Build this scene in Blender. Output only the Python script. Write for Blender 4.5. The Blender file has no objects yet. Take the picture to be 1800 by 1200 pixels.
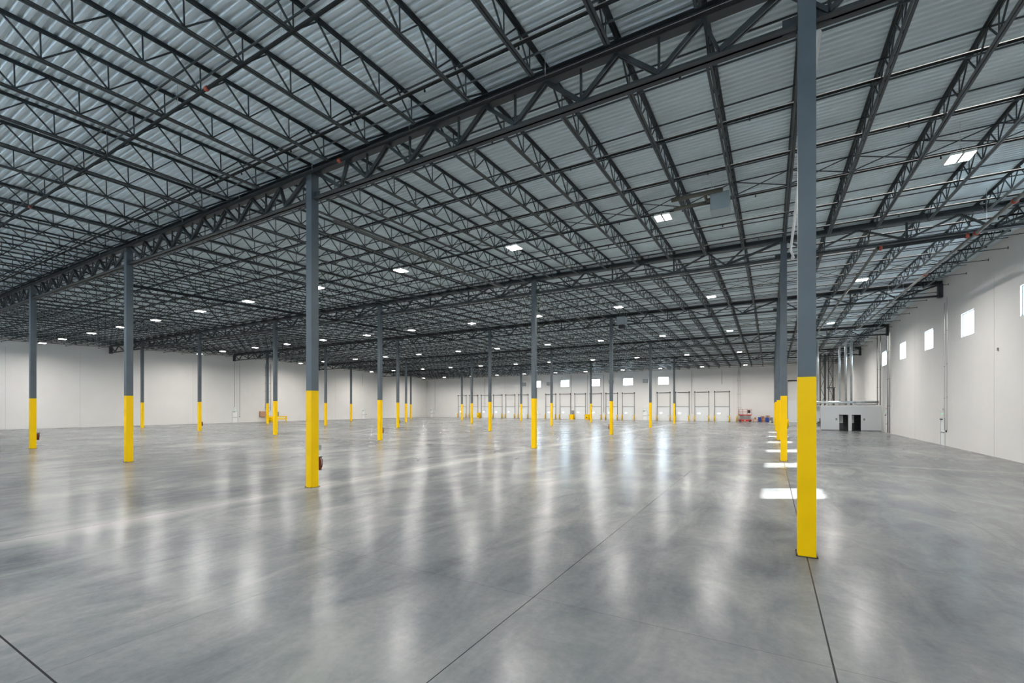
import bpy, math, random
from math import sin, cos, pi, radians
from mathutils import Vector, Matrix
random.seed(7)
sc = bpy.context.scene
col = sc.collection

# ------------------------------------------------------------------ camera
F_PX, YAW, HORIZON = 791.7, 0.5212, 714.6
cd = bpy.data.cameras.new('camera')
cam = bpy.data.objects.new('camera', cd); col.objects.link(cam)
cd.sensor_fit = 'HORIZONTAL'; cd.sensor_width = 36.0
cd.lens = 36.0 * F_PX / 1800.0
cd.shift_y = (HORIZON - 600.0) / 1800.0
cd.clip_start = 0.05; cd.clip_end = 600
cam.location = (0, 0, 3.0)
cam.rotation_euler = (radians(90), 0, YAW)
sc.camera = cam

# ------------------------------------------------------------------ view, world, sun
sc.view_settings.view_transform = 'Standard'
sc.view_settings.look = 'None'
sc.view_settings.exposure = 0.0
sc.view_settings.gamma = 1.0
sc.view_settings.use_curve_mapping = False
sc.cycles.max_bounces = 7
sc.cycles.diffuse_bounces = 5
sc.cycles.glossy_bounces = 3
sc.cycles.transparent_max_bounces = 8
sc.cycles.sample_clamp_indirect = 15.0
sc.cycles.caustics_reflective = False
sc.cycles.caustics_refractive = False

world = bpy.data.worlds.new('sky'); sc.world = world
world.use_nodes = True
bgn = world.node_tree.nodes['Background']
bgn.inputs['Color'].default_value = (0.72, 0.86, 1.0, 1)
bgn.inputs['Strength'].default_value = 20.0

sd = bpy.data.lights.new('sun', 'SUN'); sd.energy = 34.0; sd.angle = radians(0.53)
sd.color = (1.0, 0.96, 0.9)
sun = bpy.data.objects.new('sun', sd); col.objects.link(sun)
sun.rotation_euler = Vector((-1, -0.579, -0.782)).to_track_quat('-Z', 'Y').to_euler()

LAMP_W = 720.0
LAMP_COL = (1.0, 0.962, 0.915)

# ------------------------------------------------------------------ layout
PX, PY = 0.63, 10.88            # nearest column
BX, BY = 15.48, 18.208          # bay size
WR, WL, WF, WN = 11.65, -87.3, 101.9, -7.35
JS = BX / 8
def zdeck(y):
    k = (y - PY) / BY
    return 12.03 + 0.465 * (k if k <= 2 else 4 - k)
SLOPE = math.atan(0.465 / BY)

# ------------------------------------------------------------------ materials
def mat(name, rgb, rough=0.5, metal=0.0, spec=0.5, noise=0.0, nscale=3.0, emit=None, estr=0.0, bump=0.0, bscale=40.0):
    m = bpy.data.materials.new(name); m.use_nodes = True
    nt = m.node_tree; b = nt.nodes['Principled BSDF']
    b.inputs['Base Color'].default_value = (*rgb, 1)
    b.inputs['Roughness'].default_value = rough
    b.inputs['Metallic'].default_value = metal
    b.inputs['Specular IOR Level'].default_value = spec
    if emit:
        b.inputs['Emission Color'].default_value = (*emit, 1)
        b.inputs['Emission Strength'].default_value = estr
    if noise or bump:
        tc = nt.nodes.new('ShaderNodeTexCoord')
        n = nt.nodes.new('ShaderNodeTexNoise'); n.inputs['Scale'].default_value = nscale
        n.inputs['Detail'].default_value = 5
        nt.links.new(tc.outputs['Object'], n.inputs['Vector'])
        if noise:
            r = nt.nodes.new('ShaderNodeMapRange')
            r.inputs['To Min'].default_value = 1 - noise; r.inputs['To Max'].default_value = 1 + noise
            r.inputs['From Min'].default_value = 0.3; r.inputs['From Max'].default_value = 0.7
            nt.links.new(n.outputs['Fac'], r.inputs['Value'])
            mx = nt.nodes.new('ShaderNodeMix'); mx.data_type = 'RGBA'; mx.blend_type = 'MULTIPLY'
            mx.inputs['Factor'].default_value = 1
            mx.inputs['A'].default_value = (*rgb, 1)
            nt.links.new(r.outputs['Result'], mx.inputs['B'])
            nt.links.new(mx.outputs['Result'], b.inputs['Base Color'])
        if bump:
            n2 = nt.nodes.new('ShaderNodeTexNoise'); n2.inputs['Scale'].default_value = bscale
            nt.links.new(tc.outputs['Object'], n2.inputs['Vector'])
            bp = nt.nodes.new('ShaderNodeBump'); bp.inputs['Strength'].default_value = bump
            bp.inputs['Distance'].default_value = 0.01
            nt.links.new(n2.outputs['Fac'], bp.inputs['Height'])
            nt.links.new(bp.outputs['Normal'], b.inputs['Normal'])
    return m

M = {}
M['steel'] = mat('joist_paint', (0.032, 0.043, 0.050), 0.5, noise=0.25, nscale=2.0)
M['girder'] = mat('girder_paint', (0.036, 0.044, 0.049), 0.5, noise=0.25, nscale=1.5)
M['column'] = mat('column_paint', (0.108, 0.130, 0.146), 0.5, spec=0.25, noise=0.10, nscale=1.2)
M['yellow'] = mat('safety_yellow', (0.92, 0.57, 0.0), 0.45, spec=0.18, noise=0.05, nscale=1.0)
M['wall'] = mat('wall_paint', (0.715, 0.70, 0.68), 0.75, noise=0.025, nscale=0.35, bump=0.08)
M['white'] = mat('white_paint', (0.82, 0.82, 0.80), 0.5)
M['door_white'] = mat('door_white', (0.74, 0.755, 0.76), 0.4)
M['galv'] = mat('galvanised', (0.62, 0.65, 0.66), 0.28, metal=0.85, noise=0.15, nscale=2)
M['pipe'] = mat('pipe_black', (0.030, 0.032, 0.033), 0.62, spec=0.05, noise=0.2)
M['pipe_grey'] = mat('pipe_grey', (0.17, 0.175, 0.165), 0.5, spec=0.15, noise=0.15)
M['conduit'] = mat('conduit_grey', (0.36, 0.36, 0.355), 0.6)
M['duct_brown'] = mat('flue_brown', (0.10, 0.095, 0.075), 0.5, metal=0.3)
M['red'] = mat('red_paint', (0.42, 0.035, 0.02), 0.4)
M['darkred'] = mat('extinguisher_red', (0.20, 0.016, 0.010), 0.4)
M['dullred'] = mat('red_coupling', (0.33, 0.05, 0.025), 0.5)
M['track'] = mat('track_metal', (0.16, 0.16, 0.165), 0.4, metal=0.4)
M['dark'] = mat('dark_rubber', (0.02, 0.02, 0.021), 0.6)
M['heater'] = mat('heater_enamel', (0.30, 0.36, 0.38), 0.4)
M['tile'] = mat('grey_tile', (0.10, 0.115, 0.115), 0.35, noise=0.2, nscale=6)
M['grey'] = mat('mid_grey', (0.22, 0.23, 0.24), 0.5)
M['blue'] = mat('blue_plastic', (0.015, 0.06, 0.33), 0.4)
M['green'] = mat('olive_plastic', (0.075, 0.095, 0.08), 0.5)
M['orange'] = mat('tool_orange', (0.75, 0.27, 0.03), 0.5)
M['cardboard'] = mat('cardboard', (0.42, 0.24, 0.15), 0.8, noise=0.1)
M['frame'] = mat('window_frame', (0.50, 0.55, 0.58), 0.4)
M['exit'] = mat('exit_green', (0.05, 0.5, 0.25), 0.5, emit=(0.1, 0.9, 0.5), estr=0.8)
M['lens'] = mat('lamp_lens', (0.9, 0.9, 0.9), 0.4, emit=(1.0, 0.965, 0.92), estr=26.0)
M['deck'] = mat('roof_deck', (0.70, 0.79, 0.83), 0.5, metal=0.05, noise=0.08, nscale=0.8)

def glass_mat(name='window_glass', tint=(0.93, 0.96, 0.97)):
    m = bpy.data.materials.new(name); m.use_nodes = True
    nt = m.node_tree; nt.nodes.clear()
    out = nt.nodes.new('ShaderNodeOutputMaterial')
    tr = nt.nodes.new('ShaderNodeBsdfTransparent'); tr.inputs['Color'].default_value = (*tint, 1)
    gl = nt.nodes.new('ShaderNodeBsdfGlossy'); gl.inputs['Roughness'].default_value = 0.02
    lw = nt.nodes.new('ShaderNodeLayerWeight')
    fr = nt.nodes.new('ShaderNodeMath'); fr.operation = 'POWER'; fr.inputs[1].default_value = 5.0
    nt.links.new(lw.outputs['Facing'], fr.inputs[0])
    mx = nt.nodes.new('ShaderNodeMixShader')
    nt.links.new(fr.outputs[0], mx.inputs['Fac'])
    nt.links.new(tr.outputs['BSDF'], mx.inputs[1]); nt.links.new(gl.outputs['BSDF'], mx.inputs[2])
    nt.links.new(mx.outputs['Shader'], out.inputs['Surface'])
    return m
M['glass'] = glass_mat()
M['acrylic'] = glass_mat('scuffed_acrylic', (0.33, 0.35, 0.36))

def floor_mat():
    m = bpy.data.materials.new('polished_concrete'); m.use_nodes = True
    nt = m.node_tree; L = nt.links; b = nt.nodes['Principled BSDF']
    def node(t, **kw):
        n = nt.nodes.new(t)
        for k, v in kw.items(): n.inputs[k].default_value = v
        return n
    def math_(op, a, bb=None, c=None, clamp=False):
        n = nt.nodes.new('ShaderNodeMath'); n.operation = op; n.use_clamp = clamp
        for i, v in enumerate((a, bb, c)):
            if v is None: continue
            if isinstance(v, (int, float)): n.inputs[i].default_value = v
            else: L.new(v, n.inputs[i])
        return n.outputs[0]
    tc = nt.nodes.new('ShaderNodeTexCoord'); P = tc.outputs['Object']
    sep = nt.nodes.new('ShaderNodeSeparateXYZ'); L.new(P, sep.inputs[0])
    X, Y = sep.outputs[0], sep.outputs[1]
    mp = nt.nodes.new('ShaderNodeMapping'); mp.inputs['Scale'].default_value = (1.0, 0.42, 1)
    mp.inputs['Rotation'].default_value = (0, 0, 0.9)
    L.new(P, mp.inputs['Vector'])
    n1 = node('ShaderNodeTexNoise', Scale=0.22, Detail=4, Roughness=0.55); L.new(P, n1.inputs['Vector'])
    n2 = node('ShaderNodeTexNoise', Scale=0.9, Detail=9, Roughness=0.68, Distortion=1.0); L.new(mp.outputs[0], n2.inputs['Vector'])
    n3 = node('ShaderNodeTexNoise', Scale=9.0, Detail=6, Roughness=0.7); L.new(P, n3.inputs['Vector'])
    s = math_('ADD', math_('MULTIPLY', n1.outputs['Fac'], 0.45), math_('MULTIPLY', n2.outputs['Fac'], 0.40))
    s = math_('ADD', s, math_('MULTIPLY', n3.outputs['Fac'], 0.15))
    cr = nt.nodes.new('ShaderNodeValToRGB'); L.new(s, cr.inputs['Fac'])
    e = cr.color_ramp.elements
    e[0].position = 0.37; e[0].color = (0.112, 0.124, 0.133, 1)
    e[1].position = 0.63; e[1].color = (0.288, 0.286, 0.274, 1)
    k = cr.color_ramp.elements.new(0.5); k.color = (0.190, 0.197, 0.199, 1)
    colr = cr.outputs['Color']
    def line_at(coord, pos, half):
        d = math_('ABSOLUTE', math_('SUBTRACT', coord, pos))
        return math_('LESS_THAN', d, half)
    def grid(coord, off, step, half):
        w = math_('PINGPONG', math_('SUBTRACT', coord, off), step / 2)
        return math_('LESS_THAN', w, half)
    def mixc(fac, a, bcol):
        n = nt.nodes.new('ShaderNodeMix'); n.data_type = 'RGBA'
        if isinstance(fac, float): n.inputs['Factor'].default_value = fac
        else: L.new(fac, n.inputs['Factor'])
        L.new(a, n.inputs['A']); n.inputs['B'].default_value = (*bcol, 1)
        return n.outputs['Result']
    # pale dusty strips along the joints of the first column line and the second column row
    wob = math_('MULTIPLY', math_('SUBTRACT', n2.outputs['Fac'], 0.5), 0.7)
    def band(coord, pos, width, amount):
        d = math_('ABSOLUTE', math_('ADD', math_('SUBTRACT', coord, pos), wob))
        v = math_('SUBTRACT', 1.0, math_('DIVIDE', d, width), clamp=True)
        return math_('MULTIPLY', v, amount)
    colr = mixc(band(X, PX - BX + 0.15, 0.8, 0.62), colr, (0.40, 0.39, 0.375))
    colr = mixc(band(Y, PY + BY, 0.5, 0.45), colr, (0.36, 0.355, 0.345))
    colr = mixc(band(Y, 3.7, 0.45, 0.22), colr, (0.34, 0.34, 0.335))
    # saw-cut joints
    faint = math_('MAXIMUM', grid(X, PX, BX / 4, 0.0045), grid(Y, PY, BY / 4, 0.0045))
    colr = mixc(math_('MULTIPLY', faint, 0.55), colr, (0.05, 0.05, 0.05))
    hard = math_('MAXIMUM', line_at(X, PX, 0.011), line_at(Y, PY - BY / 2, 0.011))
    hard = math_('MAXIMUM', hard, line_at(X, PX - BX / 4, 0.007))
    hard = math_('MAXIMUM', hard, line_at(X, PX - BX, 0.010))
    colr = mixc(math_('MULTIPLY', hard, 0.9), colr, (0.02, 0.02, 0.02))
    L.new(colr, b.inputs['Base Color'])
    rr = nt.nodes.new('ShaderNodeMapRange'); L.new(n2.outputs['Fac'], rr.inputs['Value'])
    rr.inputs['From Min'].default_value = 0.35; rr.inputs['From Max'].default_value = 0.65
    rr.inputs['To Min'].default_value = 0.19; rr.inputs['To Max'].default_value = 0.265
    L.new(rr.outputs['Result'], b.inputs['Roughness'])
    b.inputs['Specular IOR Level'].default_value = 0.05
    n4 = node('ShaderNodeTexNoise', Scale=26.0, Detail=3, Roughness=0.6); L.new(P, n4.inputs['Vector'])
    n5 = node('ShaderNodeTexNoise', Scale=2.2, Detail=2, Roughness=0.5); L.new(P, n5.inputs['Vector'])
    hgt = math_('ADD', math_('MULTIPLY', n4.outputs['Fac'], 0.0008), math_('MULTIPLY', n5.outputs['Fac'], 0.0010))
    bp = nt.nodes.new('ShaderNodeBump'); bp.inputs['Strength'].default_value = 1.0
    bp.inputs['Distance'].default_value = 1.0
    L.new(hgt, bp.inputs['Height']); L.new(bp.outputs['Normal'], b.inputs['Normal'])
    return m
M['floor'] = floor_mat()

# ------------------------------------------------------------------ mesh builder
class MB:
    def __init__(s): s.v = []; s.f = []; s.mi = []; s.m = 0; s.sm = []
    def quadbox(s, c8, smooth=False):
        n = len(s.v); s.v += [tuple(p) for p in c8]
        for f in ((0, 3, 2, 1), (4, 5, 6, 7), (0, 1, 5, 4), (1, 2, 6, 5), (2, 3, 7, 6), (3, 0, 4, 7)):
            s.f.append(tuple(n + i for i in f)); s.mi.append(s.m); s.sm.append(False)
        return s
    def box(s, x0, x1, y0, y1, z0, z1):
        return s.quadbox([(x0, y0, z0), (x1, y0, z0), (x1, y1, z0), (x0, y1, z0),
                          (x0, y0, z1), (x1, y0, z1), (x1, y1, z1), (x0, y1, z1)])
    def bar(s, p, q, w, h, up=(0, 0, 1)):
        p, q = Vector(p), Vector(q); d = (q - p).normalized(); u = Vector(up)
        r = d.cross(u)
        if r.length < 1e-4: r = d.cross(Vector((1, 0, 0)))
        r.normalize(); u = r.cross(d).normalized()
        r *= w / 2; u *= h / 2
        return s.quadbox([p - r - u, p + r - u, q + r - u, q - r - u, p - r + u, p + r + u, q + r + u, q - r + u])
    def tube(s, pts, r, n=10, caps=True):
        pts = [Vector(p) for p in pts]; rings = []
        for i, p in enumerate(pts):
            a = pts[max(i - 1, 0)]; b = pts[min(i + 1, len(pts) - 1)]
            d = (b - a).normalized(); ref = Vector((0, 0, 1)) if abs(d.z) < 0.9 else Vector((1, 0, 0))
            x = d.cross(ref).normalized(); y = x.cross(d).normalized()
            rad = r[i] if isinstance(r, (list, tuple)) else r
            base = len(s.v)
            for k in range(n):
                t = 2 * pi * k / n
                s.v.append(tuple(p + x * rad * cos(t) + y * rad * sin(t)))
            rings.append(base)
        for a, b in zip(rings, rings[1:]):
            for k in range(n):
                s.f.append((a + k, a + (k + 1) % n, b + (k + 1) % n, b + k)); s.mi.append(s.m); s.sm.append(True)
        if caps:
            s.f.append(tuple(rings[0] + k for k in range(n))[::-1]); s.mi.append(s.m); s.sm.append(False)
            s.f.append(tuple(rings[-1] + k for k in range(n))); s.mi.append(s.m); s.sm.append(False)
        return s
    def mesh(s, name, mats):
        me = bpy.data.meshes.new(name); me.from_pydata(s.v, [], s.f)
        for m in (mats if isinstance(mats, (list, tuple)) else [mats]): me.materials.append(m)
        me.polygons.foreach_set('material_index', s.mi)
        me.polygons.foreach_set('use_smooth', s.sm)
        me.update(); return me
    def build(s, name, mats, parent=None, loc=None):
        return link(name, s.mesh(name, mats), parent, loc)

def link(name, data, parent=None, loc=None):
    o = bpy.data.objects.new(name, data); col.objects.link(o)
    if parent is not None: o.parent = parent
    if loc is not None: o.location = loc
    return o
def tag(o, label=None, cat=None, group=None, kind=None):
    if label: o['label'] = label
    if cat: o['category'] = cat
    if group: o['group'] = group
    if kind: o['kind'] = kind
    return o
def thing(name, label, cat, loc=(0, 0, 0), rz=0.0, group=None):
    o = link(name, None, None, loc); o.rotation_euler = (0, 0, rz); o.empty_display_size = 0.2
    return tag(o, label, cat, group)
def copy_tree(o, parent=None):
    c = o.copy(); col.objects.link(c)
    if parent is not None: c.parent = parent
    for ch in KIDS.get(o.name, []): copy_tree(ch, c)
    return c
KIDS = {}
def freeze(o):                       # remember the children once, before copying
    KIDS[o.name] = list(o.children)
    for ch in o.children: freeze(ch)
    return o

ONES = ['', 'first', 'second', 'third', 'fourth', 'fifth', 'sixth', 'seventh', 'eighth', 'ninth', 'tenth', 'eleventh',
        'twelfth', 'thirteenth', 'fourteenth', 'fifteenth', 'sixteenth', 'seventeenth', 'eighteenth', 'nineteenth']
TENS = {2: ('twentieth', 'twenty'), 3: ('thirtieth', 'thirty'), 4: ('fortieth', 'forty'), 5: ('fiftieth', 'fifty')}
def nth(n):
    if n < 20: return ONES[n]
    t, o = divmod(n, 10)
    return TENS[t][0] if o == 0 else TENS[t][1] + '-' + ONES[o]
BAYS = {-1: 'in the near bay before the first column row', 0: 'between the first and second column rows',
        1: 'between the second and third column rows', 2: 'between the third and fourth column rows',
        3: 'between the fourth and fifth column rows', 4: 'between the fifth column row and far wall'}
SHORTBAY = {-1: 'added out of view in near bay', 0: 'between first and second column rows', 1: 'between second and third column rows',
            2: 'between third and fourth column rows', 3: 'between fourth and fifth column rows',
            4: 'between fifth column row and far wall'}
ROWN = ['first', 'second', 'third', 'fourth', 'fifth']

# ------------------------------------------------------------------ room shell
MB().box(WL - 0.3, WR + 0.3, WN - 0.3, WF + 0.3, -0.25, 0.0).build('floor', M['floor'])['kind'] = 'structure'

def wall_with_holes(name, axis, inner, outer, a0, a1, z1, holes, ztop=None):
    """axis 'x': wall normal along x, runs along y; holes are (a0,a1,z0,z1); ztop(a) gives a sloping top."""
    As = sorted({a0, a1, *[h[0] for h in holes], *[h[1] for h in holes]} | ({PY + 2 * BY} if ztop else set()))
    Zs = sorted({0.0, z1, *[h[2] for h in holes], *[h[3] for h in holes]})
    b = MB(); lo, hi = min(inner, outer), max(inner, outer)
    for i in range(len(As) - 1):
        run = None
        for j in range(len(Zs) - 1):
            ca, cz = (As[i] + As[i + 1]) / 2, (Zs[j] + Zs[j + 1]) / 2
            if any(h[0] < ca < h[1] and h[2] < cz < h[3] for h in holes):
                continue
            za, zb = Zs[j], Zs[j + 1]
            t0 = t1 = zb
            if ztop and j == len(Zs) - 2: t0, t1 = ztop(As[i]), ztop(As[i + 1])
            if axis == 'x':
                b.quadbox([(lo, As[i], za), (hi, As[i], za), (hi, As[i + 1], za), (lo, As[i + 1], za),
                           (lo, As[i], t0), (hi, As[i], t0), (hi, As[i + 1], t1), (lo, As[i + 1], t1)])
            else:
                b.quadbox([(As[i], lo, za), (As[i + 1], lo, za), (As[i + 1], hi, za), (As[i], hi, za),
                           (As[i], lo, t0), (As[i + 1], lo, t1), (As[i + 1], hi, t1), (As[i], hi, t0)])
    o = b.build(name, M['wall']); o['kind'] = 'structure'
    return o

T = 0.26
RW_Y = [24.85 + 8.65 * k for k in range(6)]                     # windows of the right wall
FW_X = [-20.35 - 7.74 * k for k in range(5)]                    # windows of the far wall
DOCK_X = [-8.67 - 3.87 * k for k in range(18) if k not in (4, 11)]
WZ0, WZ1 = 7.86, 9.5
ziner = lambda y: zdeck(y) + 0.14
PDR_Y, PDR_Y2 = 47.15, 66.9
rholes = [(y - 1.15, y + 1.15, WZ0, WZ1) for y in RW_Y]
wall_r = wall_with_holes('wall_right', 'x', WR, WR + T, WN - T, WF + T, 10.5, rholes, ziner)
wall_l = wall_with_holes('wall_left', 'x', WL, WL - T, WN - T, WF + T, 10.5, [], ziner)
DW, DH = 2.62, 3.02
DRX0, DRX1, DRH = 2.85, 6.6, 4.18                                # drive-in door
fholes = [(x - 1.1, x + 1.1, WZ0, WZ1) for x in FW_X] + [(x - DW / 2, x + DW / 2, 0.0, DH) for x in DOCK_X] + [(DRX0, DRX1, 0.0, DRH)]
wall_f = wall_with_holes('wall_far', 'y', WF, WF + T, WL, WR, zdeck(WF) + 0.14, fholes)
NW_ADDED_X = [4.4 - 7.74 * k for k in range(12)]                      # unseen windows added behind the camera to light the near bay
wall_n = wall_with_holes('wall_near', 'y', WN, WN - T, WL, WR, zdeck(WN) + 0.14, [(x - 1.5, x + 1.5, 7.2, 9.7) for x in NW_ADDED_X])

# panel joints of the walls: thin recessed-looking caulk strips
def joints():
    k = 0
    b = MB()
    y = 29.2
    ys = [29.3, 37.9, 46.6, 55.0, 63.8, 72.4, 81.0, 89.7, 98.3, 20.6, 12.0]
    for y in ys: b.box(WR - 0.004, WR + 0.004, y - 0.009, y + 0.009, 0.0, 10.9)
    b.build('trim_1', mat('caulk_grey', (0.45, 0.45, 0.44), 0.8))['kind'] = 'structure'
    b = MB()
    y = -4.0
    while y < WF: b.box(WL - 0.004, WL + 0.004, y - 0.012, y + 0.012, 0.0, 10.9); y += 7.4
    b.build('trim_2', bpy.data.materials['caulk_grey'])['kind'] = 'structure'
    b = MB()
    for x in [-6.5 - 7.74 * i for i in range(11)] + [0.6, 1.2 + 6.9]:
        b.box(x - 0.012, x + 0.012, WF - 0.004, WF + 0.004, 4.4 if 2.8 < x < 6.7 else 0, 10.9)
    b.build('trim_3', bpy.data.materials['caulk_grey'])['kind'] = 'structure'
joints()

# roof deck: corrugated steel with flutes running along X
def deck():
    b = MB(); pitch = 0.2032; y = WN - T
    prof = []
    while y < WF + T:
        for dy, dz in ((0.0, 0.0), (0.085, 0.0), (0.115, 0.05), (0.172, 0.05)):
            prof.append((y + dy, zdeck(y + dy) + dz))
        y += pitch
    n = len(prof); x0, x1 = WL - T, WR + T
    for (yy, zz) in prof: b.v.append((x0, yy, zz)); b.v.append((x1, yy, zz))
    for i in range(n - 1):
        b.f.append((2 * i, 2 * i + 1, 2 * i + 3, 2 * i + 2)); b.mi.append(0); b.sm.append(False)
    m = len(b.v)
    for (yy, zz) in ((prof[0][0], zdeck(prof[0][0]) + 0.15), (PY + 2 * BY, zdeck(PY + 2 * BY) + 0.15), (prof[-1][0], zdeck(prof[-1][0]) + 0.15)):
        b.v.append((x0, yy, zz)); b.v.append((x1, yy, zz))
    for i in (0, 1):
        a = m + 2 * i; b.f.append((a, a + 2, a + 3, a + 1)); b.mi.append(0); b.sm.append(False)
    b.build('ceiling', M['deck'])['kind'] = 'structure'
deck()

# ------------------------------------------------------------------ windows
def windows():
    n = 0
    def frame(axis, c, inner):
        WZ0, WZ1 = (7.2, 9.7) if inner == WN else (7.86, 9.5)  # the added near-wall windows are larger, to let in more daylight
        b = MB(); w = 1.5 if inner == WN else 1.15 if axis == 'x' else 1.1; sg = -1 if inner == WN else 1; d0, d1 = sorted((inner + sg * 0.10, inner + sg * 0.18)); t = 0.06
        def bx(a0, a1, z0, z1):
            if axis == 'x': b.box(d0, d1, a0, a1, z0, z1)
            else: b.box(a0, a1, d0, d1, z0, z1)
        bx(c - w, c - w + t, WZ0, WZ1); bx(c + w - t, c + w, WZ0, WZ1)
        bx(c - w + t, c + w - t, WZ0, WZ0 + t); bx(c - w + t, c + w - t, WZ1 - t, WZ1)
        g = MB()
        m = inner + sg * 0.14
        if axis == 'x': g.box(m - 0.004, m + 0.004, c - w + t, c + w - t, WZ0 + t, WZ1 - t)
        else: g.box(c - w + t, c + w - t, m - 0.004, m + 0.004, WZ0 + t, WZ1 - t)
        return b, g
    for ax, cs, inner in (('x', RW_Y, WR), ('y', FW_X, WF), ('y', NW_ADDED_X, WN)):
        for c in cs:
            n += 1
            b, g = frame(ax, c, inner)
            root = b.build('window_%d' % n, M['frame']); root['kind'] = 'structure'
            g.build('window_pane', M['glass'], root)
windows()

# ------------------------------------------------------------------ columns
def column_proto():
    r = thing('steel_column', 'x', 'column')
    MB().box(-0.1525, 0.1525, -0.1525, 0.1525, 3.596, 1.0 + 3.596).build('shaft', M['column'], r)
    MB().box(-0.156, 0.156, -0.156, 0.156, 0.012, 3.596).build('yellow_wrap', M['yellow'], r)
    b = MB(); b.box(-0.19, 0.19, -0.19, 0.19, 0.0, 0.012)
    for sx in (-1, 1):
        for sy in (-1, 1): b.tube([(sx * 0.172, sy * 0.172, 0.012), (sx * 0.172, sy * 0.172, 0.045)], 0.014, 6)
    b.build('base_plate', M['dark'], r)
    return r
cols = {}
for j in range(5):
    for i in range(6):
        if j == 0 and i > 3: continue
        x, y = PX - BX * i, PY + BY * j
        r = thing('steel_column', 'grey square steel column with yellow base, %s column row, %s' %
                  (ROWN[j], 'nearest the right wall' if i == 0 else nth(i + 1) + ' from right'),
                  'column', (x, y, 0), 0, 'steel columns')
        zt = zdeck(y) - 0.39
        if 'shaft' not in cols:
            cols['wrap'] = MB().box(-0.156, 0.156, -0.156, 0.156, 0.012, 3.596).mesh('yellow_wrap', M['yellow'])
            b = MB(); b.box(-0.19, 0.19, -0.19, 0.19, 0.0, 0.012)
            for sx in (-1, 1):
                for sy in (-1, 1): b.tube([(sx * 0.172, sy * 0.172, 0.012), (sx * 0.172, sy * 0.172, 0.045)], 0.012, 6)
            cols['plate'] = b.mesh('base_plate', M['dark'])
            cols['shaft'] = True
        link('yellow_wrap', cols['wrap'], r); link('base_plate', cols['plate'], r)
        MB().box(-0.1525, 0.1525, -0.1525, 0.1525, 3.596, zt - 0.02).build('shaft', M['column'], r)
        b = MB(); b.box(-0.22, 0.22, -0.18, 0.18, zt - 0.02, zt)
        for s in (-1, 1):                       # gusset tabs where the bottom chords meet the shaft
            b.box(min(s * 0.1525, s * 0.42), max(s * 0.1525, s * 0.42), -0.012, 0.012, zt - 0.97, zt - 0.66)
        b.build('cap_plate', M['girder'], r)
        cols[(i, j)] = r

# ------------------------------------------------------------------ girders
def L2(b, p, q, leg, gap, t, flip=False):
    """double angle: two L sections back to back, flat legs down (or up when flip)."""
    p, q = Vector(p), Vector(q); d = (q - p).normalized(); up = Vector((0, 0, 1)); r = d.cross(up).normalized()
    s = 1 if flip else -1
    for e in (-1, 1):
        off = r * e * (gap / 2 + leg / 2)
        z = up * s * (leg / 2 - t / 2)
        b.bar(p + off + z, q + off + z, leg, t)
        off = r * e * (gap / 2 + t / 2)
        b.bar(p + off, q + off, t, leg)

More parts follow.
